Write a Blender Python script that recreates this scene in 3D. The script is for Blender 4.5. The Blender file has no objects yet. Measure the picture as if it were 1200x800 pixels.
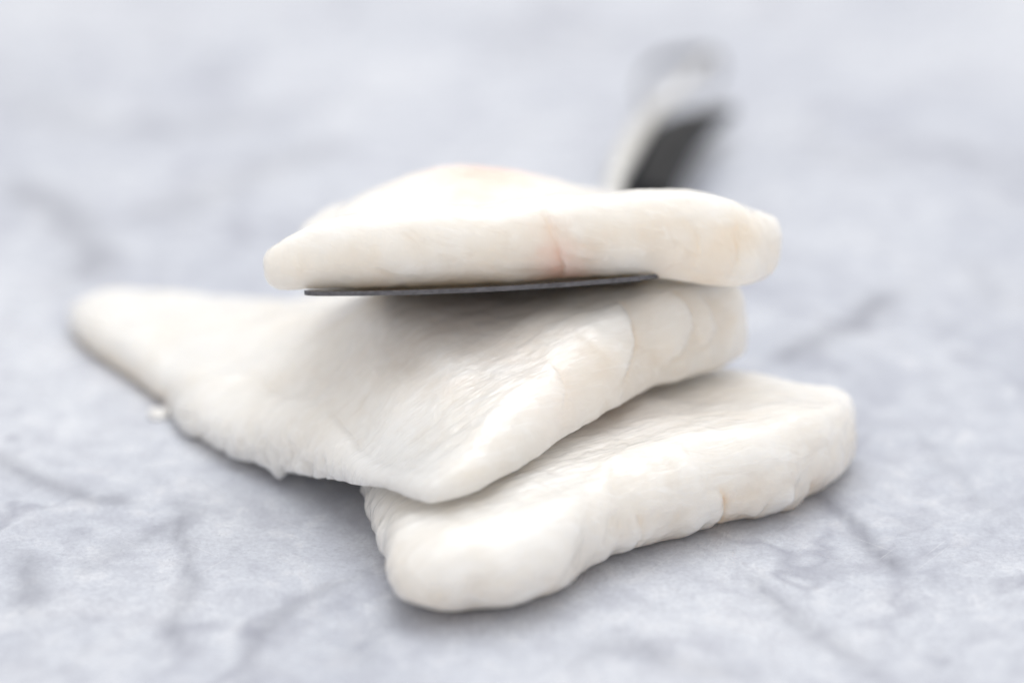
import bpy, math, random
import numpy as np
from mathutils import Vector, Matrix

# ------------------------------------------------------------------ camera, light, exposure
SC = bpy.context.scene
CM = 0.01
PITCH = math.radians(24.0)
LENS, SENSOR, DIST = 85.0, 36.0, 54.0          # mm, mm, cm to the aim point
AIM = np.array([0.0, 0.0, 3.0])
FWD = np.array([0.0, math.cos(PITCH), -math.sin(PITCH)])
UPV = np.array([0.0, math.sin(PITCH), math.cos(PITCH)])
EYE = AIM - DIST * FWD
FPX = 1200.0 * LENS / SENSOR

cam_data = bpy.data.cameras.new('camera')
cam = bpy.data.objects.new('camera', cam_data)
SC.collection.objects.link(cam)
SC.camera = cam
cam.location = Vector(EYE * CM)
cam.rotation_euler = (math.pi / 2 - PITCH, 0, 0)
cam_data.lens = LENS
cam_data.sensor_width = SENSOR
cam_data.clip_start = 0.01
cam_data.clip_end = 20.0
cam_data.dof.use_dof = True
cam_data.dof.focus_distance = 0.514
cam_data.dof.aperture_fstop = 3.6

w = bpy.data.worlds.new('World')
SC.world = w
w.use_nodes = True
bg = w.node_tree.nodes['Background']
bg.inputs[0].default_value = (1.0, 0.968, 0.932, 1)
bg.inputs[1].default_value = 0.82


def area(name, loc, aim, size, size_y, power, col):
    d = bpy.data.lights.new(name, 'AREA')
    d.shape = 'RECTANGLE'
    d.size, d.size_y, d.energy, d.color = size, size_y, power, col
    o = bpy.data.objects.new(name, d)
    SC.collection.objects.link(o)
    o.location = loc
    o.rotation_euler = (Vector(aim) - Vector(loc)).to_track_quat('-Z', 'Y').to_euler()
    return o


area('window_light', (0.08, 0.42, 1.02), (0, 0.02, 0.03), 0.75, 0.6, 5.2, (0.965, 0.985, 1.0))
area('overhead_fill', (-0.1, -0.05, 1.5), (0, 0.0, 0.0), 1.3, 1.3, 3.6, (0.965, 0.985, 1.0))  # added soft fill from above, not a known lamp of the room

SC.view_settings.view_transform = 'Standard'
SC.view_settings.look = 'None'
SC.view_settings.exposure = 0.08
SC.view_settings.gamma = 1.0
SC.cycles.use_denoising = True
SC.cycles.max_bounces = 6
SC.cycles.diffuse_bounces = 3
SC.cycles.glossy_bounces = 3
SC.cycles.use_adaptive_sampling = True
SC.cycles.adaptive_threshold = 0.025


# ------------------------------------------------------------------ helpers
def at(px, py, z):
    """point (cm) at height z that the photograph shows at px, py"""
    d = FWD + np.array([1.0, 0, 0]) * (px - 600) / FPX + UPV * (400 - py) / FPX
    t = (z - EYE[2]) / d[2]
    return EYE + d * t


_rs = np.random.RandomState(7)
_perm = _rs.permutation(256)
_perm = np.concatenate([_perm, _perm, _perm])
_grad = _rs.normal(size=(256, 3))
_grad /= np.linalg.norm(_grad, axis=1)[:, None]


def noise3(p):
    """perlin noise, p (n,3) -> (n,) about -0.7..0.7"""
    pi = np.floor(p).astype(int)
    pf = p - pi
    u = pf * pf * pf * (pf * (pf * 6 - 15) + 10)
    out = np.zeros(len(p))
    for dx in (0, 1):
        wx = u[:, 0] if dx else 1 - u[:, 0]
        for dy in (0, 1):
            wy = u[:, 1] if dy else 1 - u[:, 1]
            for dz in (0, 1):
                wz = u[:, 2] if dz else 1 - u[:, 2]
                h = _perm[_perm[_perm[(pi[:, 0] + dx) & 255] + ((pi[:, 1] + dy) & 255)] + ((pi[:, 2] + dz) & 255)]
                g = _grad[h]
                out += wx * wy * wz * (g[:, 0] * (pf[:, 0] - dx) + g[:, 1] * (pf[:, 1] - dy) + g[:, 2] * (pf[:, 2] - dz))
    return out


def fbm(p, octaves=3, gain=0.5):
    s, a = np.zeros(len(p)), 1.0
    for _ in range(octaves):
        s += a * noise3(p)
        p = p * 2.03 + 17.1
        a *= gain
    return s


def rbf(pts):
    """thin-plate height field through (x, y, z) control points"""
    pts = np.array(pts, float)
    X, Z = pts[:, :2], pts[:, 2]
    n = len(X)

    def phi(r2):
        return 0.5 * r2 * np.log(r2 + 1e-9)
    A = np.zeros((n + 3, n + 3))
    d2 = ((X[:, None] - X[None]) ** 2).sum(-1)
    A[:n, :n] = phi(d2) + np.eye(n) * 0.05
    A[:n, n] = 1
    A[:n, n + 1:] = X
    A[n, :n] = 1
    A[n + 1:, :n] = X.T
    wts = np.linalg.solve(A, np.concatenate([Z, np.zeros(3)]))

    def f(q):
        q = np.asarray(q, float)
        r2 = ((q[:, None] - X[None]) ** 2).sum(-1)
        return phi(r2) @ wts[:n] + wts[n] + q @ wts[n + 1:]
    return f


def closed_curve(ctrl, n):
    """periodic Catmull-Rom through rows of ctrl, n samples even in arc length of the first two columns"""
    c = np.array(ctrl, float)
    m = len(c)
    t = np.linspace(0, 1, 40, endpoint=False)[:, None]
    seg = []
    for i in range(m):
        p0, p1, p2, p3 = c[i - 1], c[i], c[(i + 1) % m], c[(i + 2) % m]
        seg.append(0.5 * (2 * p1 + (p2 - p0) * t + (2 * p0 - 5 * p1 + 4 * p2 - p3) * t ** 2 + (3 * p1 - p0 - 3 * p2 + p3) * t ** 3))
    s = np.concatenate(seg)
    s = np.vstack([s, s[:1]])
    L = np.concatenate([[0], np.cumsum(np.linalg.norm(np.diff(s[:, :2], axis=0), axis=1))])
    q = np.linspace(0, L[-1], n, endpoint=False)
    return np.stack([np.interp(q, L, s[:, k]) for k in range(s.shape[1])], 1), L[-1]


def vnormals(V, F):
    N = np.zeros_like(V)
    a, b, c, d = (V[F[:, k]] for k in range(4))
    fn = np.cross(c - a, d - b)
    for k in range(4):
        np.add.at(N, F[:, k], fn)
    return N / (np.linalg.norm(N, axis=1)[:, None] + 1e-12)


def slab(ctrl, ztop, zbot, centre, n_sup=2.6, ragged=0.05, step=0.055, bias=0.5, frill=None, fade=5):
    """a fillet-like slab: closed outline rows (x, y, R); rounded rim; returns verts (cm), quads"""
    _, L = closed_curve(ctrl, 50)
    n = int(L / step)
    O, _ = closed_curve(ctrl, n)
    R = O[:, 2]
    O = O[:, :2].copy()
    tang = np.roll(O, -1, 0) - np.roll(O, 1, 0)
    nrm = np.stack([tang[:, 1], -tang[:, 0]], 1)
    nrm /= np.linalg.norm(nrm, axis=1)[:, None]
    q3 = np.concatenate([O, np.zeros((n, 1))], 1)

    def edge(z):
        q = np.concatenate([O0, z[:, None] * 1.2], 1)
        e = 0.5 * ragged * fbm(q * 2.6 + 9.1, 3)
        return e if frill is None else e + frill(q)
    O0 = O.copy()
    O += nrm * (ragged * 2.0 * fbm(q3 * 0.7 + 3.3, 2))[:, None]
    C = np.array(centre, float)
    toC = C - O
    dist = np.linalg.norm(toC, axis=1)
    toC /= dist[:, None]
    Rr = np.minimum(R, dist * 0.8)
    I = O + toC * Rr[:, None]
    top_i, bot_i = ztop(I), zbot(I)
    ht = np.maximum(top_i - bot_i, 0.24)
    zm = bot_i + bias * ht
    rings = []
    KI, KE, KB = 66, 56, 14
    for k in range(1, KI):                       # top interior
        q = (k / KI) ** 0.8
        p = C + q * (I - C)
        rings.append(np.concatenate([p, ztop(p)[:, None]], 1))
    e = 2.0 / n_sup
    for k in range(KE + 1):                      # rim
        a = math.pi / 2 - math.pi * k / KE
        ca, sa = abs(math.cos(a)) ** e, abs(math.sin(a)) ** e * (1 if a >= 0 else -1)
        p = O + toC * (Rr * (1 - ca))[:, None] 
        z = zm + ht * sa * (1 - bias if sa > 0 else bias)
        p = p + nrm * (edge(z) * ca ** fade)[:, None]
        rings.append(np.concatenate([p, z[:, None]], 1))
    for k in range(KB - 1, 0, -1):               # underside
        q = k / KB
        p = C + q * (I - C)
        rings.append(np.concatenate([p, zbot(p)[:, None]], 1))
    m = len(rings)
    V = np.concatenate(rings + [np.array([[C[0], C[1], ztop(C[None])[0]]]), np.array([[C[0], C[1], zbot(C[None])[0]]])])
    j = np.arange(n)
    jn = (j + 1) % n
    F = []
    for k in range(m - 1):
        F.append(np.stack([k * n + j, (k + 1) * n + j, (k + 1) * n + jn, k * n + jn], 1))
    F = np.concatenate(F)
    T1 = np.stack([np.full(n, m * n), j, jn], 1)
    T2 = np.stack([np.full(n, m * n + 1), (m - 1) * n + jn, (m - 1) * n + j], 1)
    return V, F, np.concatenate([T1, T2])


def to_mesh(name, V, quads, tris, mat, parent=None, smooth=True, attrs=None):
    me = bpy.data.meshes.new(name)
    faces = [tuple(f) for f in quads.tolist()] + ([tuple(f) for f in tris.tolist()] if tris is not None else [])
    me.from_pydata((V * CM).tolist(), [], faces)
    if smooth:
        me.polygons.foreach_set('use_smooth', np.ones(len(me.polygons), bool))
    for nm, arr in (attrs or {}).items():
        at_ = me.attributes.new(nm, 'FLOAT', 'POINT')
        at_.data.foreach_set('value', np.asarray(arr, np.float32))
    me.materials.append(mat)
    me.update()
    o = bpy.data.objects.new(name, me)
    SC.collection.objects.link(o)
    if parent is not None:
        o.parent = parent
    return o


def tag(o, label=None, cat=None, group=None, kind=None):
    for k, v in (('label', label), ('category', cat), ('group', group), ('kind', kind)):
        if v:
            o[k] = v
    return o


def empty(name, loc):
    o = bpy.data.objects.new(name, None)
    o.empty_display_size = 0.02
    SC.collection.objects.link(o)
    o.location = loc
    return o


def polydist(P, line):
    """distance of 2-D/3-D points to a polyline, and signed side in 2-D (left of travel is +), and position 0..1 along it"""
    line = np.array(line, float)
    best = np.full(len(P), 1e9)
    side = np.zeros(len(P))
    pos = np.zeros(len(P))
    for i in range(len(line) - 1):
        a, b = line[i], line[i + 1]
        ab = b - a
        t = np.clip(((P - a) @ ab) / (ab @ ab), 0, 1)
        d = P - (a + t[:, None] * ab)
        r = np.linalg.norm(d, axis=1)
        m = r < best
        best[m] = r[m]
        pos[m] = (i + t[m]) / (len(line) - 1)
        if P.shape[1] == 2:
            side[m] = np.sign(ab[0] * (P[m, 1] - a[1]) - ab[1] * (P[m, 0] - a[0]))
    return best, side, pos


def dense(line, k=10):
    """smooth open polyline through control points"""
    c = np.array(line, float)
    c = np.vstack([2 * c[0] - c[1], c, 2 * c[-1] - c[-2]])
    t = np.linspace(0, 1, k, endpoint=False)[:, None]
    out = []
    for i in range(1, len(c) - 2):
        p0, p1, p2, p3 = c[i - 1:i + 3]
        out.append(0.5 * (2 * p1 + (p2 - p0) * t + (2 * p0 - 5 * p1 + 4 * p2 - p3) * t ** 2 + (3 * p1 - p0 - 3 * p2 + p3) * t ** 3))
    out.append(c[-2:-1])
    return np.concatenate(out)


# ------------------------------------------------------------------ materials
class NT:
    def __init__(self, name):
        self.m = bpy.data.materials.new(name)
        self.m.use_nodes = True
        self.t = self.m.node_tree
        self.b = self.t.nodes['Principled BSDF']

    def n(self, typ, **kw):
        nd = self.t.nodes.new(typ)
        for k, v in kw.items():
            if k.startswith('_'):
                setattr(nd, k[1:], v)
            else:
                nd.inputs[k.replace('__', ' ')].default_value = v
        return nd

    def l(self, a, b):
        self.t.links.new(a, b)

    def coords(self, scale=(1, 1, 1), rot=(0, 0, 0)):
        tc = self.n('ShaderNodeTexCoord')
        mp = self.n('ShaderNodeMapping')
        mp.inputs['Rotation'].default_value = rot
        self.l(tc.outputs['Object'], mp.inputs['Vector'])
        m2 = self.n('ShaderNodeMapping')
        m2.inputs['Scale'].default_value = scale
        self.l(mp.outputs[0], m2.inputs['Vector'])
        return m2.outputs[0]

    def noise(self, vec, scale, detail=4, rough=0.55, dist=0.0):
        nd = self.n('ShaderNodeTexNoise', Scale=scale, Detail=detail, Roughness=rough, Distortion=dist)
        self.l(vec, nd.inputs['Vector'])
        return nd.outputs[0]

    def ramp(self, fac, stops):
        r = self.n('ShaderNodeValToRGB')
        el = r.color_ramp.elements
        while len(el) < len(stops):
            el.new(0.5)
        for e, (p, c) in zip(el, stops):
            e.position = p
            e.color = (c, c, c, 1) if isinstance(c, (int, float)) else (*c, 1)
        self.l(fac, r.inputs[0])
        return r.outputs[0]

    def mix(self, fac, a, b, blend='MIX'):
        nd = self.n('ShaderNodeMix', _data_type='RGBA', _blend_type=blend)
        for src, idx in ((fac, 0), (a, 6), (b, 7)):
            if isinstance(src, (int, float)):
                nd.inputs[idx].default_value = src
            elif isinstance(src, tuple):
                nd.inputs[idx].default_value = (*src, 1)
            else:
                self.l(src, nd.inputs[idx])
        return nd.outputs[2]

    def math(self, op, a, b=0.0):
        nd = self.n('ShaderNodeMath', _operation=op)
        for k, s in enumerate((a, b)):
            if isinstance(s, (int, float)):
                nd.inputs[k].default_value = s
            else:
                self.l(s, nd.inputs[k])
        return nd.outputs[0]

    def attr(self, name):
        nd = self.n('ShaderNodeAttribute', _attribute_name=name)
        return nd.outputs['Fac']


def flesh_material(name, fibre_rot):
    T = NT(name)
    vec = T.coords()
    fib = T.coords(scale=(70, 600, 300), rot=(0, 0, fibre_rot))
    mott = T.noise(vec, 55, 3, 0.6, 0.4)
    base = T.mix(T.ramp(mott, [(0.3, 0.0), (0.7, 1.0)]), (0.80, 0.757, 0.705), (0.885, 0.866, 0.84))
    fleck = T.ramp(T.noise(fib, 1.0, 4, 0.66, 0.8), [(0.52, 0.0), (0.72, 1.0)])
    pit = T.ramp(T.noise(fib, 0.6, 3, 0.6, 1.0), [(0.30, 1.0), (0.44, 0.0)])
    base = T.mix(T.math('MULTIPLY', pit, 0.3), base, (0.66, 0.61, 0.56))
    base = T.mix(T.math('MULTIPLY', fleck, 0.55), base, (0.94, 0.93, 0.915))
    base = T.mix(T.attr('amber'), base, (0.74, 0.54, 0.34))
    base = T.mix(T.attr('pink'), base, (0.84, 0.52, 0.43))
    T.l(base, T.b.inputs['Base Color'])
    T.b.subsurface_method = 'RANDOM_WALK' if hasattr(T.b, 'subsurface_method') else None
    T.b.inputs['Subsurface Weight'].default_value = 1.0
    T.b.inputs['Subsurface Radius'].default_value = (1.0, 0.96, 0.9)
    T.b.inputs['Subsurface Scale'].default_value = 0.02
    rg = T.ramp(T.noise(vec, 140, 3, 0.6), [(0.3, 0.28), (0.75, 0.55)])
    T.l(rg, T.b.inputs['Roughness'])
    T.b.inputs['IOR'].default_value = 1.4
    T.b.inputs['Specular IOR Level'].default_value = 0.5
    T.b.inputs['Coat Weight'].default_value = 0.8
    T.b.inputs['Coat Roughness'].default_value = 0.11
    b1 = T.n('ShaderNodeBump', Strength=0.5, Distance=0.0006)
    T.l(T.noise(fib, 1.0, 4, 0.66, 0.8), b1.inputs['Height'])
    b2 = T.n('ShaderNodeBump', Strength=0.16, Distance=0.001)
    T.l(T.noise(vec, 260, 3, 0.6, 0.0), b2.inputs['Height'])
    T.l(b1.outputs[0], b2.inputs['Normal'])
    T.l(b2.outputs[0], T.b.inputs['Normal'])
    T.l(b2.outputs[0], T.b.inputs['Coat Normal'])
    return T.m


def marble_material():
    T = NT('grey_marble')
    vec = T.coords()
    big = T.noise(vec, 7, 4, 0.6, 0.6)
    mid = T.noise(vec, 34, 5, 0.66, 0.9)
    fine = T.noise(vec, 900, 3, 0.75)
    c = T.mix(T.ramp(big, [(0.3, 0.0), (0.68, 1.0)]), (0.475, 0.51, 0.592), (0.668, 0.70, 0.765))
    c = T.mix(T.math('MULTIPLY', T.ramp(mid, [(0.33, 1.0), (0.52, 0.0)]), 0.38), c, (0.36, 0.38, 0.465))
    c = T.mix(T.math('MULTIPLY', T.ramp(mid, [(0.55, 0.0), (0.72, 1.0)]), 0.3), c, (0.78, 0.79, 0.83))
    gr = T.noise(vec, 120, 5, 0.7, 0.5)
    c = T.mix(T.math('MULTIPLY', T.ramp(gr, [(0.36, 1.0), (0.54, 0.0)]), 0.32), c, (0.34, 0.35, 0.42))
    c = T.mix(T.math('MULTIPLY', T.ramp(gr, [(0.54, 0.0), (0.68, 1.0)]), 0.35), c, (0.80, 0.81, 0.85))
    # thin wandering veins
    nv = T.noise(vec, 9, 4, 0.6, 0.8)
    ridge = T.math('ABSOLUTE', T.math('SUBTRACT', nv, 0.5))
    vm = T.ramp(ridge, [(0.0, 1.0), (0.022, 0.0)])
    br = T.ramp(T.noise(vec, 22, 3, 0.6), [(0.42, 0.0), (0.62, 1.0)])
    c = T.mix(T.math('MULTIPLY', T.math('MULTIPLY', vm, br), 0.6), c, (0.25, 0.26, 0.33))
    # the named veins, broken up by noise
    va = T.math('MULTIPLY', T.attr('vein'), T.ramp(mid, [(0.40, 1.0), (0.66, 0.45)]))
    c = T.mix(va, c, (0.13, 0.135, 0.175))
    c = T.mix(T.math('MULTIPLY', T.ramp(fine, [(0.35, 1.0), (0.6, 0.0)]), 0.3), c, (0.30, 0.31, 0.37))
    spk = T.noise(vec, 420, 3, 0.8, 0.3)
    c = T.mix(T.math('MULTIPLY', T.ramp(spk, [(0.33, 1.0), (0.42, 0.0)]), 0.2), c, (0.25, 0.26, 0.31))
    for rot, k in ((0.7, 0.28), (-0.9, 0.22)):
        sv = T.coords(scale=(30, 1600, 1), rot=(0, 0, rot))
        sc = T.ramp(T.noise(sv, 1.0, 2, 0.5), [(0.70, 0.0), (0.74, 1.0)])
        c = T.mix(T.math('MULTIPLY', sc, k), c, (0.86, 0.87, 0.89))
    T.l(c, T.b.inputs['Base Color'])
    T.l(T.ramp(mid, [(0.3, 0.34), (0.7, 0.24)]), T.b.inputs['Roughness'])
    T.b.inputs['Specular IOR Level'].default_value = 0.42
    bmp = T.n('ShaderNodeBump', Strength=0.08, Distance=0.0002)
    T.l(fine, bmp.inputs['Height'])
    T.l(bmp.outputs[0], T.b.inputs['Normal'])
    return T.m


def steel_material(name, col, r0, r1):
    T = NT(name)
    v = T.coords(scale=(40, 900, 900))
    T.b.inputs['Metallic'].default_value = 1.0
    n = T.noise(v, 1.0, 4, 0.6)
    T.l(T.ramp(n, [(0.3, r0), (0.7, r1)]), T.b.inputs['Roughness'])
    g = T.noise(T.coords(), 900, 3, 0.7)
    T.l(T.mix(T.ramp(g, [(0.35, 0.0), (0.65, 1.0)]), tuple(x * 0.6 for x in col), col), T.b.inputs['Base Color'])
    return T.m


def plain_material(name, col, rough, spec=0.5):
    T = NT(name)
    g = T.noise(T.coords(), 160, 4, 0.6)
    T.l(T.mix(T.ramp(g, [(0.3, 0.0), (0.7, 1.0)]), tuple(x * 0.8 for x in col), col), T.b.inputs['Base Color'])
    T.b.inputs['Roughness'].default_value = rough
    T.b.inputs['Specular IOR Level'].default_value = spec
    return T.m


M_MARBLE = marble_material()
M_LOWER = flesh_material('fish_flesh_lower', math.radians(-25))
M_MIDDLE = flesh_material('fish_flesh_middle', math.radians(-30))
M_UPPER = flesh_material('fish_flesh_upper', math.radians(10))
M_BLADE = steel_material('brushed_dark_steel', (0.17, 0.17, 0.19), 0.18, 0.4)
M_STEEL = steel_material('polished_steel', (0.95, 0.95, 0.94), 0.4, 0.5)
M_DARK_REFLECTION = plain_material('dark_reflection_black', (0.008, 0.009, 0.012), 0.5, 0.2)


# ------------------------------------------------------------------ marble surface
def build_marble():
    xs = np.concatenate([[-70, -50, -35], np.arange(-26, 30.01, 0.2), [40, 55, 70]])
    ys = np.concatenate([[-45, -30, -20], np.arange(-16, 45.01, 0.2), [55, 65, 75]])
    nx, ny = len(xs), len(ys)
    X, Y = np.meshgrid(xs, ys)
    V = np.stack([X.ravel(), Y.ravel(), np.zeros(nx * ny)], 1)
    i, j = np.meshgrid(np.arange(nx - 1), np.arange(ny - 1))
    a = (j * nx + i).ravel()
    F = np.stack([a, a + 1, a + 1 + nx, a + nx], 1)
    P = V[:, :2] + 0.55 * np.stack([fbm(V * 0.45 + 2, 3), fbm(V * 0.45 + 31, 3)], 1)

    def g(*pp):
        return dense([at(x, y, 0)[:2] for x, y in pp], 6)
    vein = np.zeros(len(V))
    for line, wd, amp in [
        (g((955, 560), (985, 605), (1030, 650), (1058, 672)), 0.28, 0.8),
        (g((860, 660), (900, 700), (960, 745), (1040, 800)), 0.30, 0.35),
        (g((1065, 335), (1010, 370), (950, 402), (880, 428)), 0.40, 0.62),
        (g((1200, 620), (1120, 560), (1090, 500)), 0.25, 0.22),
        (g((-20, 510), (30, 560), (110, 580), (160, 590)), 0.34, 0.55),
        (g((20, 640), (40, 690), (60, 720)), 0.36, 0.5),
        (g((215, 560), (218, 650), (208, 720), (205, 770)), 0.2, 0.5),
        (g((160, 560), (230, 600), (130, 640), (90, 690)), 0.25, 0.3),
        (g((290, 800), (300, 745), (360, 700), (440, 660)), 0.22, 0.42),
        (g((420, 790), (440, 740), (500, 730)), 0.35, 0.3),
        (g((0, 200), (60, 240), (110, 300), (60, 350)), 0.7, 0.5),
        (g((130, 265), (230, 235), (330, 190), (420, 160)), 0.8, 0.42),
        (g((-30, 90), (80, 140), (200, 150), (420, 120)), 1.1, 0.25),
        (g((900, 150), (1000, 190), (1120, 180), (1230, 230)), 0.9, 0.22),
        (g((1130, 300), (1180, 350), (1230, 370)), 0.5, 0.2),
        (g((640, 800), (720, 755), (800, 770), (900, 800)), 0.4, 0.25),
        (g((540, 20), (640, 60), (760, 40), (900, 20)), 1.2, 0.2),
    ]:
        d, _, pos = polydist(P, line)
        taper = np.clip(np.minimum(pos, 1 - pos) * 5, 0.25, 1)
        vein = np.maximum(vein, amp * taper * np.exp(-(d / (wd * (0.55 + 0.45 * taper))) ** 2))
    o = to_mesh('marble_surface', V, F, None, M_MARBLE, attrs={'vein': vein})
    # slab edges and underside
    B = np.array([[-70, -45, 0], [70, -45, 0], [70, 75, 0], [-70, 75, 0]], float)
    V2 = np.concatenate([B, B - [0, 0, 3]])
    F2 = np.array([[0, 4, 5, 1], [1, 5, 6, 2], [2, 6, 7, 3], [3, 7, 4, 0], [4, 7, 6, 5]])
    e = to_mesh('slab_edge', V2, F2, None, M_MARBLE, parent=o, smooth=False)
    tag(o, 'pale blue grey marble slab with soft dark veins', kind='structure')
    return o


build_marble()


# ------------------------------------------------------------------ fillets
def sculpt_noise(V, F, seed, amp=(0.10, 0.045, 0.018), ang=0.5, plate=0.03):
    N = vnormals(V, F)
    N[-2:] = [[0, 0, 1], [0, 0, -1]]
    p = V + seed
    d = amp[0] * fbm(p * 0.45, 2) + amp[1] * fbm(p * 1.3, 3) + amp[2] * fbm(p * 4.2, 4)
    d -= 0.25 * amp[1] * np.clip(0.12 - np.abs(fbm(p * 0.8 + 40, 3)), 0, 1) / 0.12
    ca, sa = math.cos(ang), math.sin(ang)
    q = np.stack([0.42 * (p[:, 0] * ca + p[:, 1] * sa), 1.5 * (-p[:, 0] * sa + p[:, 1] * ca), 1.1 * p[:, 2]], 1)
    d += plate * np.tanh(9 * (fbm(q, 3) - 0.12)) + 0.6 * plate * np.tanh(9 * (fbm(q * 2.2 + 9, 3) + 0.1))
    return V + N * d[:, None], N


def flake(V, N, frame, line, step=0.05, reach=0.5, groove=0.03, gw=0.05, facing=0.15):
    """a flake edge on a cut face: a groove along the line and the flesh on its left standing proud"""
    o, u, v = (np.array(x, float) for x in frame)
    nf = np.cross(u, v)
    face = np.clip((N @ nf - facing) / 0.3, 0, 1)
    line = dense(line, 6)
    uv = np.stack([(V - o) @ u, (V - o) @ v], 1)
    lo, hi = line.min(0) - 1.6, line.max(0) + 1.6
    k = np.where((face > 0) & (uv > lo).all(1) & (uv < hi).all(1))[0]
    m = np.zeros(len(V))
    if len(k) == 0:
        return V, m
    Q = V[k]
    wob = np.stack([0.10 * fbm(Q * 1.6 + 5, 3), 0.10 * fbm(Q * 1.6 + 55, 3)], 1)
    d, s, pos = polydist(uv[k] + wob, line)
    var = np.clip(0.75 + 1.1 * noise3(Q * 1.4 + 81), 0.15, 1.4)
    tap = np.clip(np.minimum(pos, 1 - pos) * 4, 0, 1) * face[k] * var
    h = np.where(s > 0, step * np.exp(-d / reach) * np.clip(d / 0.04, 0, 1), 0) - groove * np.exp(-(d / gw) ** 2)
    V = V.copy()
    V[k] += N[k] * (h * tap)[:, None]
    m[k] = (0.6 * np.exp(-(d / (gw * 1.5)) ** 2) + 1.5 * np.where(s < 0, np.exp(-d / 0.4), 0)) * tap
    return V, m


def spot(V, c, r, amt, squash=(1, 1, 1)):
    d = np.linalg.norm((V - np.array(c)) * np.array(squash), axis=1)
    d = d * (1 + 0.5 * fbm(V * 1.8 + 7, 3))
    return amt * np.exp(-(d / r) ** 2)


def front_frame(p0, p1):
    u = np.array(p1, float) - np.array(p0, float)
    u /= np.linalg.norm(u)
    return (np.array(p0, float), u, np.array([0, 0, 1.0]))


# the spatula's blade: where it lies
P0, P1 = at(350, 347, 4.75), at(768, 327, 4.8)
TILT = math.radians(19.0)
AX = np.array([0.235, 0.972, 0.0])
AX /= np.linalg.norm(AX)
AXT = np.array([AX[0] * math.cos(TILT), AX[1] * math.cos(TILT), -math.sin(TILT)])      # along the blade, to the handle
UE = (P1 - P0) / np.linalg.norm(P1 - P0)
BN = np.cross(UE, AXT)
BN /= np.linalg.norm(BN)


def blade_pt(s, t, h=0.0):
    """s 0..1 along the front edge, t cm back, h above the blade's underside"""
    sag = -0.10 * (1 - (2 * s - 1) ** 2)
    wdt = 1 - 0.045 * max(t - 0.5, 0)
    c = 0.5 + (s - 0.5) * wdt
    return P0 + (P1 - P0) * c + AXT * t + BN * (h + sag)


def under_blade(V, gap=0.03):
    """keep points that lie below the blade's outline clear of its underside"""
    W = P1 - P0
    rel = V - P0
    G = np.stack([W, AXT, BN], 1)
    c = rel @ np.linalg.inv(G).T
    sag = -0.10 * (1 - (2 * np.clip(c[:, 0], 0, 1) - 1) ** 2)
    edge = np.clip(np.minimum(c[:, 0] + 0.08, 1.12 - c[:, 0]) / 0.1, 0, 1) * np.clip((c[:, 1] + 0.7) / 0.6, 0, 1)
    over = np.maximum(c[:, 2] - (sag - gap), 0) * edge * (c[:, 1] < 9.5)
    return V - BN * over[:, None]


def fpt(frame, px, py):
    """(u, v) on the upright plane of a cut face for a photographed point"""
    o, u, v = frame
    n = np.cross(u, v)
    d = FWD + np.array([1.0, 0, 0]) * (px - 600) / FPX + UPV * (400 - py) / FPX
    q = EYE + d * (((o - EYE) @ n) / (d @ n)) - o
    return (q @ u, q @ v)


def pull(V, c, r, vec):
    d = np.linalg.norm(V - np.array(c), axis=1)
    return V + np.exp(-(d / r) ** 2)[:, None] * np.array(vec)


# ---- lower fillet: lies flat on the marble
def A(px, py, z, R):
    q = at(px, py, z)
    return (q[0], q[1], R)


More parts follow.
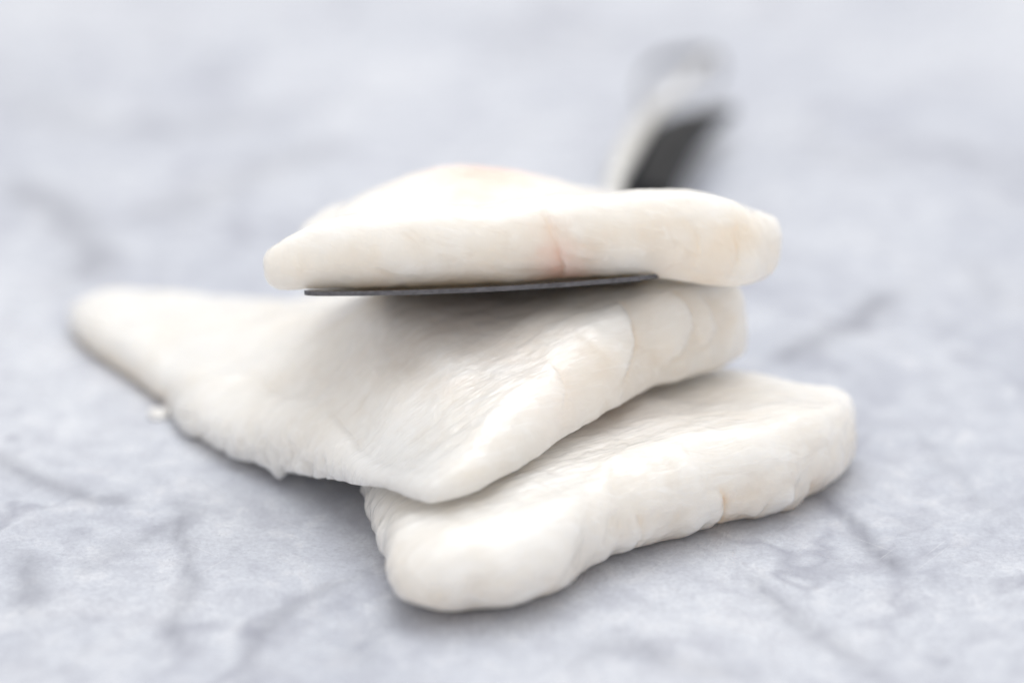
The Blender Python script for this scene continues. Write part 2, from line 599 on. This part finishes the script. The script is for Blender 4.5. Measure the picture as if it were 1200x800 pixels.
def build_lower():
    z = 0.6
    ctrl = [A(424, 568, 0.5, 1.4), A(446, 622, 0.6, 1.6), A(456, 670, 0.75, 1.8), A(502, 705, z, 1.9), A(570, 704, z, 2.0),
            A(645, 687, z, 1.8), A(695, 657, z, 1.5), A(725, 638, z, 1.3), A(760, 629, z, 1.3), A(815, 615, z, 1.2), A(835, 607, z, 1.2), A(885, 593, z, 1.2),
            A(945, 571, z, 1.0), A(984, 545, 0.7, 0.7), A(1005, 502, 0.95, 0.45), A(988, 472, 1.2, 0.45),
            (6.6, 1.0, 0.7), (4.6, 2.4, 0.8), (1.5, 2.6, 0.9), (-1.6, 0.6, 0.9)]
    ztop = rbf([(-2.2, -3.2, 1.2), (-1.5, -4.4, 1.55), (-0.8, -5.0, 1.7), (0.4, -4.6, 1.88), (2, -3.4, 2.0), (3.4, -2.6, 2.05),
                (5, -1.6, 2.1), (6.4, -0.9, 2.0), (7.0, -0.1, 1.75), (5.6, 0.6, 1.8), (4.4, 1.4, 1.65), (2, 1.2, 1.6),
                (0, -0.5, 1.7), (-1.6, -1.6, 1.5), (1.5, -1.8, 1.85)])
    zbot = lambda p: np.full(len(p), 0.02)
    V, F, T = slab(ctrl, ztop, zbot, (2.0, -2.0), n_sup=2.45, ragged=0.07, bias=0.42, fade=5,
                   frill=lambda q: 0.12 * np.abs(noise3(q * 1.5 + 4.5)) - 0.06 * np.abs(noise3(q * 2.6 + 8.5)) ** 0.7)
    V, N = sculpt_noise(V, F, 11.0, (0.16, 0.04, 0.014), 0.5, 0.008)
    fr = front_frame((-2.0, -6.75, 0), (7.4, -1.05, 0))
    am = np.zeros(len(V))
    g = lambda *pp: [fpt(fr, *p) for p in pp]
    for line, st, gr, a in [
        (g((822, 625), (825, 595), (824, 575), (818, 552)), 0.07, 0.07, 0.42),
        (g((842, 590), (862, 586), (872, 570), (876, 548)), 0.09, 0.03, 0.12),
        (g((860, 604), (888, 588), (902, 566), (906, 545)), 0.10, 0.03, 0.12),
        (g((893, 602), (912, 590), (926, 566), (930, 545)), 0.09, 0.03, 0.12),
        (g((972, 566), (981, 535), (978, 508)), 0.06, 0.03, 0.1),
        (g((716, 650), (728, 608), (722, 580)), 0.05, 0.03, 0.08),
        (g((545, 700), (600, 660), (620, 630)), 0.04, 0.01, 0.03),
    ]:
        V, m = flake(V, N, fr, line, st * 1.5, 0.6, gr * 1.4, 0.09)
        am += a * m
    V[:, 2] = np.maximum(V[:, 2], 0.02)
    N = vnormals(V, F)
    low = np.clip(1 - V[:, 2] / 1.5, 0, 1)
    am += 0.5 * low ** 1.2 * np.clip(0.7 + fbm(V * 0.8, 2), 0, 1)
    pk = spot(V, (2.2, -1.2, 2.0), 1.5, 0.10)
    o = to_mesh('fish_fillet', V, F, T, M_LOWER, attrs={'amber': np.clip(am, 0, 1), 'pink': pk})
    tag(o, 'thick white raw fish fillet at the bottom, lying flat on the marble', 'fish fillet', 'raw white fish fillets in a stack')
    return ztop


LOWER_TOP = build_lower()


# ---- middle fillet: tail on the marble, body propped on the lower one
def build_middle():
    ctrl = [A(80, 372, 0.2, 1.3), A(94, 401, 0.15, 1.6), A(140, 436, 0.15, 1.8), A(203, 478, 0.15, 2.0), A(222, 508, 0.2, 2.0),
            A(280, 541, 0.25, 1.5), A(325, 552, 0.35, 1.0), A(375, 562, 0.8, 0.8), A(440, 576, 1.5, 0.7), A(492, 587, 1.85, 0.7), A(520, 583, 2.0, 0.9),
            A(560, 564, 2.15, 1.0), A(620, 534, 2.2, 1.1), A(700, 490, 2.25, 1.3), A(762, 455, 2.3, 1.3), A(800, 439, 2.35, 1.1),
            A(838, 424, 2.35, 0.7), A(866, 406, 2.4, 0.45), A(872, 372, 2.8, 0.45),
            (4.6, 2.8, 0.7), (2.4, 5.0, 0.8), (-0.5, 7.2, 0.9), (-3.8, 8.6, 0.8), A(350, 366, 0.6, 0.9), A(250, 360, 0.5, 0.9), A(170, 350, 0.5, 0.9), A(112, 350, 0.5, 0.7)]
    ztop = rbf([A(110, 368, 0, 0)[:2] + (0.85,), (-9.2, 6.5, 1.0), (-7.5, 4.8, 1.15), (-8.0, 7.4, 1.0), (-6, 7.0, 1.15), (-6.5, 3.0, 1.2), (-5.0, 0.6, 1.45),
                (-4.4, 3.8, 2.0), (-4.7, -1.2, 1.75), (-3.3, -2.6, 1.75), (-2.3, -4.2, 2.1), (-1.6, -5.4, 2.3), (-1.0, -5.2, 2.5), (-1.5, -4.2, 2.5), (-0.6, -4.2, 2.8), (0, -3.4, 3.15), (-2, -1.4, 3.1), (-2.6, 0.0, 3.35), (-3.4, 1.5, 3.05), (-3.1, 2.6, 3.12), (-2.4, -2.6, 2.55), (-3.9, -0.4, 2.15), (-2.4, 4.0, 2.62), (-3.4, 4.2, 2.5),
                (1.2, -2.2, 3.6), (2.4, -1.2, 4.1), (3.6, 0.1, 4.2), (4.7, 1.2, 4.0), (4.1, 2.0, 4.0), (0.6, -0.8, 3.95), (0.6, 0.6, 3.85), (-1.0, -0.7, 3.5), (-1.2, 0.8, 3.6), (2.2, 0.4, 4.1), (-0.6, -2.6, 3.15), (-1.2, 3.8, 2.7), (2.6, 1.6, 3.75), (3.4, 1.4, 4.1), (-1.6, 2.0, 3.5), (0.6, 2.0, 3.55), (1.8, 1.6, 3.8),
                (0, 3.8, 2.75), (0.8, 3.0, 3.3), (2.2, 3.0, 3.2), (2.4, 4.0, 2.7), (-3, 5.5, 1.7), (-0.5, 6, 1.25), (-5, 8.0, 1.0)])
    zb0 = rbf([(-11, 7, 0.02), (-8, 6, 0.02), (-6, 2, 0.02), (-5.0, -0.5, 0.1), (-3.6, -2.2, 0.9), (-4, 6, 0.02), (0, 6, 0.02), (-2, 3, 0.3),
               (-2.4, -4.4, 1.75), (-1.5, -5.5, 1.8), (0, -4, 1.95), (2, -2.4, 2.05), (4, -0.5, 2.0), (5.2, 1.2, 1.9), (3, 3, 1.6), (1, 1, 1.75), (-1.0, -1, 1.6)])
    zbot = lambda p: np.maximum(zb0(p), 0.02)
    def frill(q):
        O = q
        belly = np.clip((O[:, 0] + 8.6) / 0.6, 0, 1) * np.clip((-3.6 - O[:, 0]) / 0.8, 0, 1) * (O[:, 1] < 5.2)
        return belly * (0.34 * np.abs(noise3(q * 1.5 + 3)) - 0.32 * np.abs(noise3(q * 2.6 + 13)) ** 0.7 + 0.08)
    V, F, T = slab(ctrl, ztop, zbot, (-2.0, 1.0), n_sup=2.1, ragged=0.06, bias=0.16, fade=7, frill=frill)
    V, N = sculpt_noise(V, F, 37.0, (0.15, 0.03, 0.012), 0.6, 0.009)
    fr = front_frame((-1.2, -5.6, 0), (5.2, 0.4, 0))
    am = np.zeros(len(V))
    g = lambda *pp: [fpt(fr, *p) for p in pp]
    for line, st, gr, a in [
        (g((774, 352), (778, 378), (770, 410), (752, 445), (735, 466))[::-1], 0.14, 0.06, 0.15),
        (g((806, 344), (826, 362), (830, 388), (816, 418), (790, 442))[::-1], 0.16, 0.04, 0.08),
        (g((846, 352), (852, 378), (846, 405), (830, 424))[::-1], 0.16, 0.04, 0.08),
        (g((690, 420), (684, 460), (662, 492))[::-1], 0.05, 0.015, 0.04),
        (g((600, 480), (590, 510), (565, 545))[::-1], 0.05, 0.01, 0.03),
    ]:
        V, m = flake(V, N, fr, line, st * 1.3, 0.7, gr * 1.4, 0.08)
        am += a * m
    V = under_blade(V)
    V = pull(V, at(327, 549, 0.35), 0.2, (0.02, -0.28, -0.12))
    V = pull(V, at(228, 508, 0.3), 0.3, (0.0, 0.18, 0))
    V = pull(V, at(208, 482, 0.3), 0.25, (0.0, -0.12, 0))
    V[:, 2] = np.maximum(V[:, 2], 0.02)
    N = vnormals(V, F)
    line3 = np.array([at(90, 395, 0.1), at(140, 436, 0.1), at(205, 478, 0.1)])
    d, _, _ = polydist(V, line3)
    am += 0.75 * np.exp(-(d / 0.28) ** 2)
    line3 = np.array([at(205, 478, 0.05), at(260, 532, 0.05), at(325, 552, 0.1)])
    d, _, _ = polydist(V, line3)
    am += 0.3 * np.exp(-(d / 0.2) ** 2)
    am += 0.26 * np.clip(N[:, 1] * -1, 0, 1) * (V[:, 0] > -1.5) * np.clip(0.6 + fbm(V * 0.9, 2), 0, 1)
    pk = spot(V, (0.6, -2.8, 2.8), 1.0, 0.10) + spot(V, (-1.0, 0.0, 3.0), 2.2, 0.10)  # wide second spot: warm shade beneath the blade painted into the flesh colour
    o = to_mesh('fish_fillet', V, F, T, M_MIDDLE, attrs={'amber': np.clip(am, 0, 1), 'pink': pk})
    tag(o, 'tapering white raw fish fillet in the middle, its tail trailing onto the marble at left', 'fish fillet', 'raw white fish fillets in a stack')


build_middle()

# ------------------------------------------------------------------ spatula
def tube(path, radii, name, mat, parent, seg=16, flat=1.0):
    path = dense(path, 8)
    rr = np.interp(np.linspace(0, 1, len(path)), np.linspace(0, 1, len(radii)), radii)
    vs, fs = [], []
    for i, p in enumerate(path):
        t = path[min(i + 1, len(path) - 1)] - path[max(i - 1, 0)]
        t /= np.linalg.norm(t)
        b = np.cross(t, [0, 0, 1.0])
        b /= np.linalg.norm(b)
        nn = np.cross(b, t)
        for k in range(seg):
            a = 2 * math.pi * k / seg
            vs.append(p + (b * math.cos(a) + nn * math.sin(a) * flat) * rr[i])
    n = len(path)
    for i in range(n - 1):
        for k in range(seg):
            fs.append((i * seg + k, i * seg + (k + 1) % seg, (i + 1) * seg + (k + 1) % seg, (i + 1) * seg + k))
    me = bpy.data.meshes.new(name)
    me.from_pydata((np.array(vs) * CM).tolist(), [], fs + [tuple(range(seg))[::-1], tuple(range((n - 1) * seg, n * seg))])
    me.polygons.foreach_set('use_smooth', np.ones(len(me.polygons), bool))
    me.materials.append(mat)
    o = bpy.data.objects.new(name, me)
    SC.collection.objects.link(o)
    o.parent = parent
    return o


def build_spatula():
    root = empty('spatula', (0, 0, 0))
    tag(root, 'steel spatula with thin blade under the top fillet and handle reaching back', 'spatula')
    ns, nt, th = 60, 40, 0.10
    LEN = 9.0
    vs, fs = [], []
    for lay in (0, 1):
        for j in range(nt + 1):
            t = LEN * j / nt
            for i in range(ns + 1):
                s = i / ns
                rc = 0.5 * max(0, abs(2 * s - 1) - 0.86) / 0.14          # rounded front corners
                tt = max(t, rc ** 2 * 1.6) if t < 1 else t
                taper = 1 if t < 6 else 1 - 0.55 * ((t - 6) / 3) ** 2
                e = 0.02 if (lay == 1 and j == 0) else 0
                vs.append(blade_pt(0.5 + (s - 0.5) * taper, tt + e, lay * th))
    W = ns + 1
    off = W * (nt + 1)
    for j in range(nt):
        for i in range(ns):
            a = j * W + i
            fs.append((a, a + W, a + W + 1, a + 1))
            fs.append((off + a, off + a + 1, off + a + W + 1, off + a + W))
    for i in range(ns):
        fs.append((i, i + 1, off + i + 1, off + i))
        a = nt * W + i
        fs.append((a + 1, a, off + a, off + a + 1))
    for j in range(nt):
        a = j * W
        fs.append((a + W, a, off + a, off + a + W))
        a = j * W + ns
        fs.append((a, a + W, off + a + W, off + a))
    to_mesh('blade', np.array(vs), np.array(fs), None, M_BLADE, parent=root, smooth=False)
    root_pt = blade_pt(0.5, LEN - 0.4, 0.15)
    tube([root_pt, root_pt + AXT * 1.0 + [0, 0, 0.15], at(712, 236, 2.1), at(722, 207, 2.2)], [0.8, 0.45, 0.28, 0.26], 'neck', M_STEEL, root, flat=0.45)
    # bright spine running to the hanging loop
    tube([at(722, 207, 2.2), at(733, 183, 2.1), at(748, 156, 1.9), at(772, 126, 1.7), at(806, 92, 1.5), at(834, 66, 1.3)], [0.29, 0.35, 0.34, 0.27, 0.2, 0.16], 'spine', M_STEEL, root, flat=0.7)
    tube([at(757, 140, 1.4), at(751, 115, 1.3), at(754, 90, 1.2), at(774, 72, 1.1), at(806, 66, 1.2), at(834, 66, 1.3), at(843, 78, 1.3), at(838, 95, 1.4)], [0.05, 0.07, 0.08, 0.16, 0.2, 0.15, 0.12, 0.09], 'hanging_loop', M_BLADE, root)
    tube([at(756, 238, 1.4), at(764, 208, 1.35), at(778, 180, 1.25), at(803, 154, 1.1), at(856, 130, 0.8)], [0.7, 0.8, 0.86, 0.74, 0.2], 'handle_dark_reflection', M_DARK_REFLECTION, root, flat=0.75)  # added black body, stands in for the dark reflection on the steel handle's side


build_spatula()


# ---- upper fillet: lies on the blade
def build_upper():
    # local frame of the blade: x along its edge, y back along it, z off it
    ex = UE
    ez = BN
    ey = np.cross(ez, ex)
    org = (P0 + P1) / 2
    wl = np.linalg.norm(P1 - P0)
    hw = wl / 2

    def L(px, py, y, R=None):
        """local x, z of the photographed point that lies y behind the blade edge"""
        d = FWD + np.array([1.0, 0, 0]) * (px - 600) / FPX + UPV * (400 - py) / FPX
        t = ((org + ey * y - EYE) @ ey) / (d @ ey)
        q = EYE + d * t - org
        return q @ ex, q @ ez
    x = lambda px, py=300, y=0.3: L(px, py, y)[0]
    ctrl = [(x(309, 312, 0.9), 0.9, 0.6), (x(322), 0.35, 0.7), (x(370), 0.12, 0.8), (x(450), 0.12, 0.9), (x(540), 0.10, 0.9), (x(640), 0.16, 0.9),
            (x(660), 0.20, 0.9), (x(740), 0.08, 0.9), (x(820), 0.05, 0.9), (x(880), 0.2, 0.8), (x(908), 0.65, 0.6), (x(917, 280, 1.2), 1.2, 0.6), (x(900), 2.4, 0.7),
            (4.4, 4.0, 0.8), (3.0, 5.6, 0.9), (1.2, 6.7, 0.9), (-1.6, 7.0, 0.9), (-3.3, 5.6, 0.9), (-4.1, 3.4, 0.9), (x(335), 1.9, 0.8)]

    def zt(px, py, y):
        a, b = L(px, py, y)
        return (a, y, b)
    ztop = rbf([zt(320, 290, 0.9), zt(340, 283, 0.9), zt(356, 276, 0.9), zt(376, 259, 0.9), zt(440, 248, 0.9), zt(520, 240, 1.0), zt(600, 233, 1.0), zt(650, 229, 1.0), zt(740, 222, 1.0), zt(800, 223, 1.0),
                zt(845, 232, 1.0), zt(880, 247, 1.0), zt(905, 256, 1.1), zt(880, 250, 2.2),
                zt(330, 292, 0.3), zt(385, 264, 0.3), zt(450, 252, 0.3), zt(520, 246, 0.3), zt(600, 239, 0.3), zt(660, 233, 0.3), zt(740, 227, 0.3), zt(845, 238, 0.3),
                zt(420, 268, 2.2), zt(520, 268, 2.3), zt(600, 260, 2.3), zt(680, 245, 2.3), zt(760, 232, 2.2),
                zt(345, 305, 2.2), zt(375, 278, 3.2), zt(415, 248, 3.4), zt(450, 224, 3.9), zt(490, 203, 4.5), zt(540, 194, 4.8), zt(600, 199, 4.8), zt(650, 210, 4.6), zt(700, 222, 4.2), zt(800, 228, 3.2),
                (0, 6.5, 1.7), (-2, 6.4, 1.7), (2, 6.0, 1.4)])
    zb = rbf([(-hw + 0.1, 0.6, 0.10), (-hw + 0.3, 3, 0.11), (0, 0.4, 0.04), (0, 3, 0.04), (0, 6, 0.06), (-2, 5, 0.08), (2, 0.4, 0.08), (hw - 0.5, 0.4, 0.10), (2.4, 3, 0.10),
              zt(318, 338, 0.8), zt(335, 347, 0.6), zt(800, 331, 0.7), zt(850, 337, 0.8), zt(890, 325, 0.9), zt(905, 310, 1.0), (hw + 1, 2.5, -0.15)])
    zbot = lambda p: zb(p)
    V, F, T = slab(ctrl, ztop, zbot, (0.0, 2.6), n_sup=2.9, ragged=0.06)
    V, N = sculpt_noise(V, F, 71.0, (0.08, 0.03, 0.010), 0.1, 0.007)
    fr = (np.zeros(3), np.array([1.0, 0, 0]), np.array([0, 0, 1.0]))
    am = np.zeros(len(V))
    pk = np.zeros(len(V))

    def ln(*pp):
        return [L(a, b, 0.15) for a, b in pp]
    for line, st, gr, a in [
        (ln((637, 236), (644, 265), (655, 290), (660, 318), (660, 332)), 0.07, 0.02, 0.10),
        (ln((640, 250), (662, 275), (690, 288), (712, 286)), 0.03, 0.02, 0.08),
        (ln((652, 292), (680, 305), (715, 306)), 0.03, 0.015, 0.06),
        (ln((575, 285), (595, 300), (625, 302), (650, 290)), -0.03, 0.015, 0.08),
        (ln((560, 300), (585, 318), (620, 325), (655, 320)), -0.03, 0.015, 0.08),
        (ln((430, 312), (460, 322), (500, 326)), 0.03, 0.015, 0.05),
        (ln((352, 280), (346, 290), (348, 305), (360, 322)), -0.05, 0.02, 0.02),
        (ln((868, 246), (862, 275), (866, 300), (852, 335)), -0.05, 0.04, 0.14),
        (ln((790, 245), (812, 265), (818, 300), (806, 328)), 0.04, 0.015, 0.05),
        (ln((842, 262), (862, 268), (878, 262)), 0.03, 0.015, 0.05),
    ]:
        V, m = flake(V, N * [1, 1, 1], fr, line, st * 1.6, 0.5, gr * 1.4, 0.08, facing=0.1)
        am += 0.8 * a * m
    c = L(872, 246, 0.6)
    V = pull(V, (c[0], 0.6, c[1]), 0.3, (0, 0.05, -0.16))
    N = vnormals(V, F)
    c = L(660, 318, 0.1)
    pk += spot(V, (c[0], 0.2, c[1]), 0.6, 0.5, (1, 1, 1))
    c = L(648, 275, 0.1)
    pk += spot(V, (c[0], 0.2, c[1]), 0.45, 0.16, (1.6, 1, 0.5))
    c = L(570, 215, 4.0)
    pk += spot(V, (c[0], 4.2, c[1]), 1.2, 0.75)
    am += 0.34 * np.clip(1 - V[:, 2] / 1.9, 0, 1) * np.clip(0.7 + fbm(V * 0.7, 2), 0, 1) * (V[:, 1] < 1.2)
    c = L(872, 265, 0.3)
    am += spot(V, (c[0], 0.3, c[1]), 0.5, 0.12)
    Wd = org + V[:, :1] * ex + V[:, 1:2] * ey + V[:, 2:] * ez
    Nw = N[:, :1] * ex + N[:, 1:2] * ey + N[:, 2:] * ez
    o = to_mesh('fish_fillet', Wd, F, T, M_UPPER, attrs={'amber': np.clip(am, 0, 1), 'pink': np.clip(pk, 0, 1)})
    tag(o, 'white raw fish fillet with a pink spot, lifted on the spatula blade on top', 'fish fillet', 'raw white fish fillets in a stack')


build_upper()


# ------------------------------------------------------------------ a crumb of fish beside the tail
def build_crumb():
    V, F, T = slab([(*at(174, 490, 0)[:2], 0.08), (*at(188, 492, 0)[:2], 0.08), (*at(200, 488, 0)[:2], 0.08), (*at(187, 487, 0)[:2], 0.08)],
                   lambda p: np.full(len(p), 0.012), lambda p: np.full(len(p), 0.0), at(189, 490, 0)[:2], ragged=0.02, step=0.04)
    o = to_mesh('fish_crumb', V, F, T, M_MIDDLE)
    tag(o, 'small white scrap of fish on the marble beside the tail', 'fish scrap')


build_crumb()
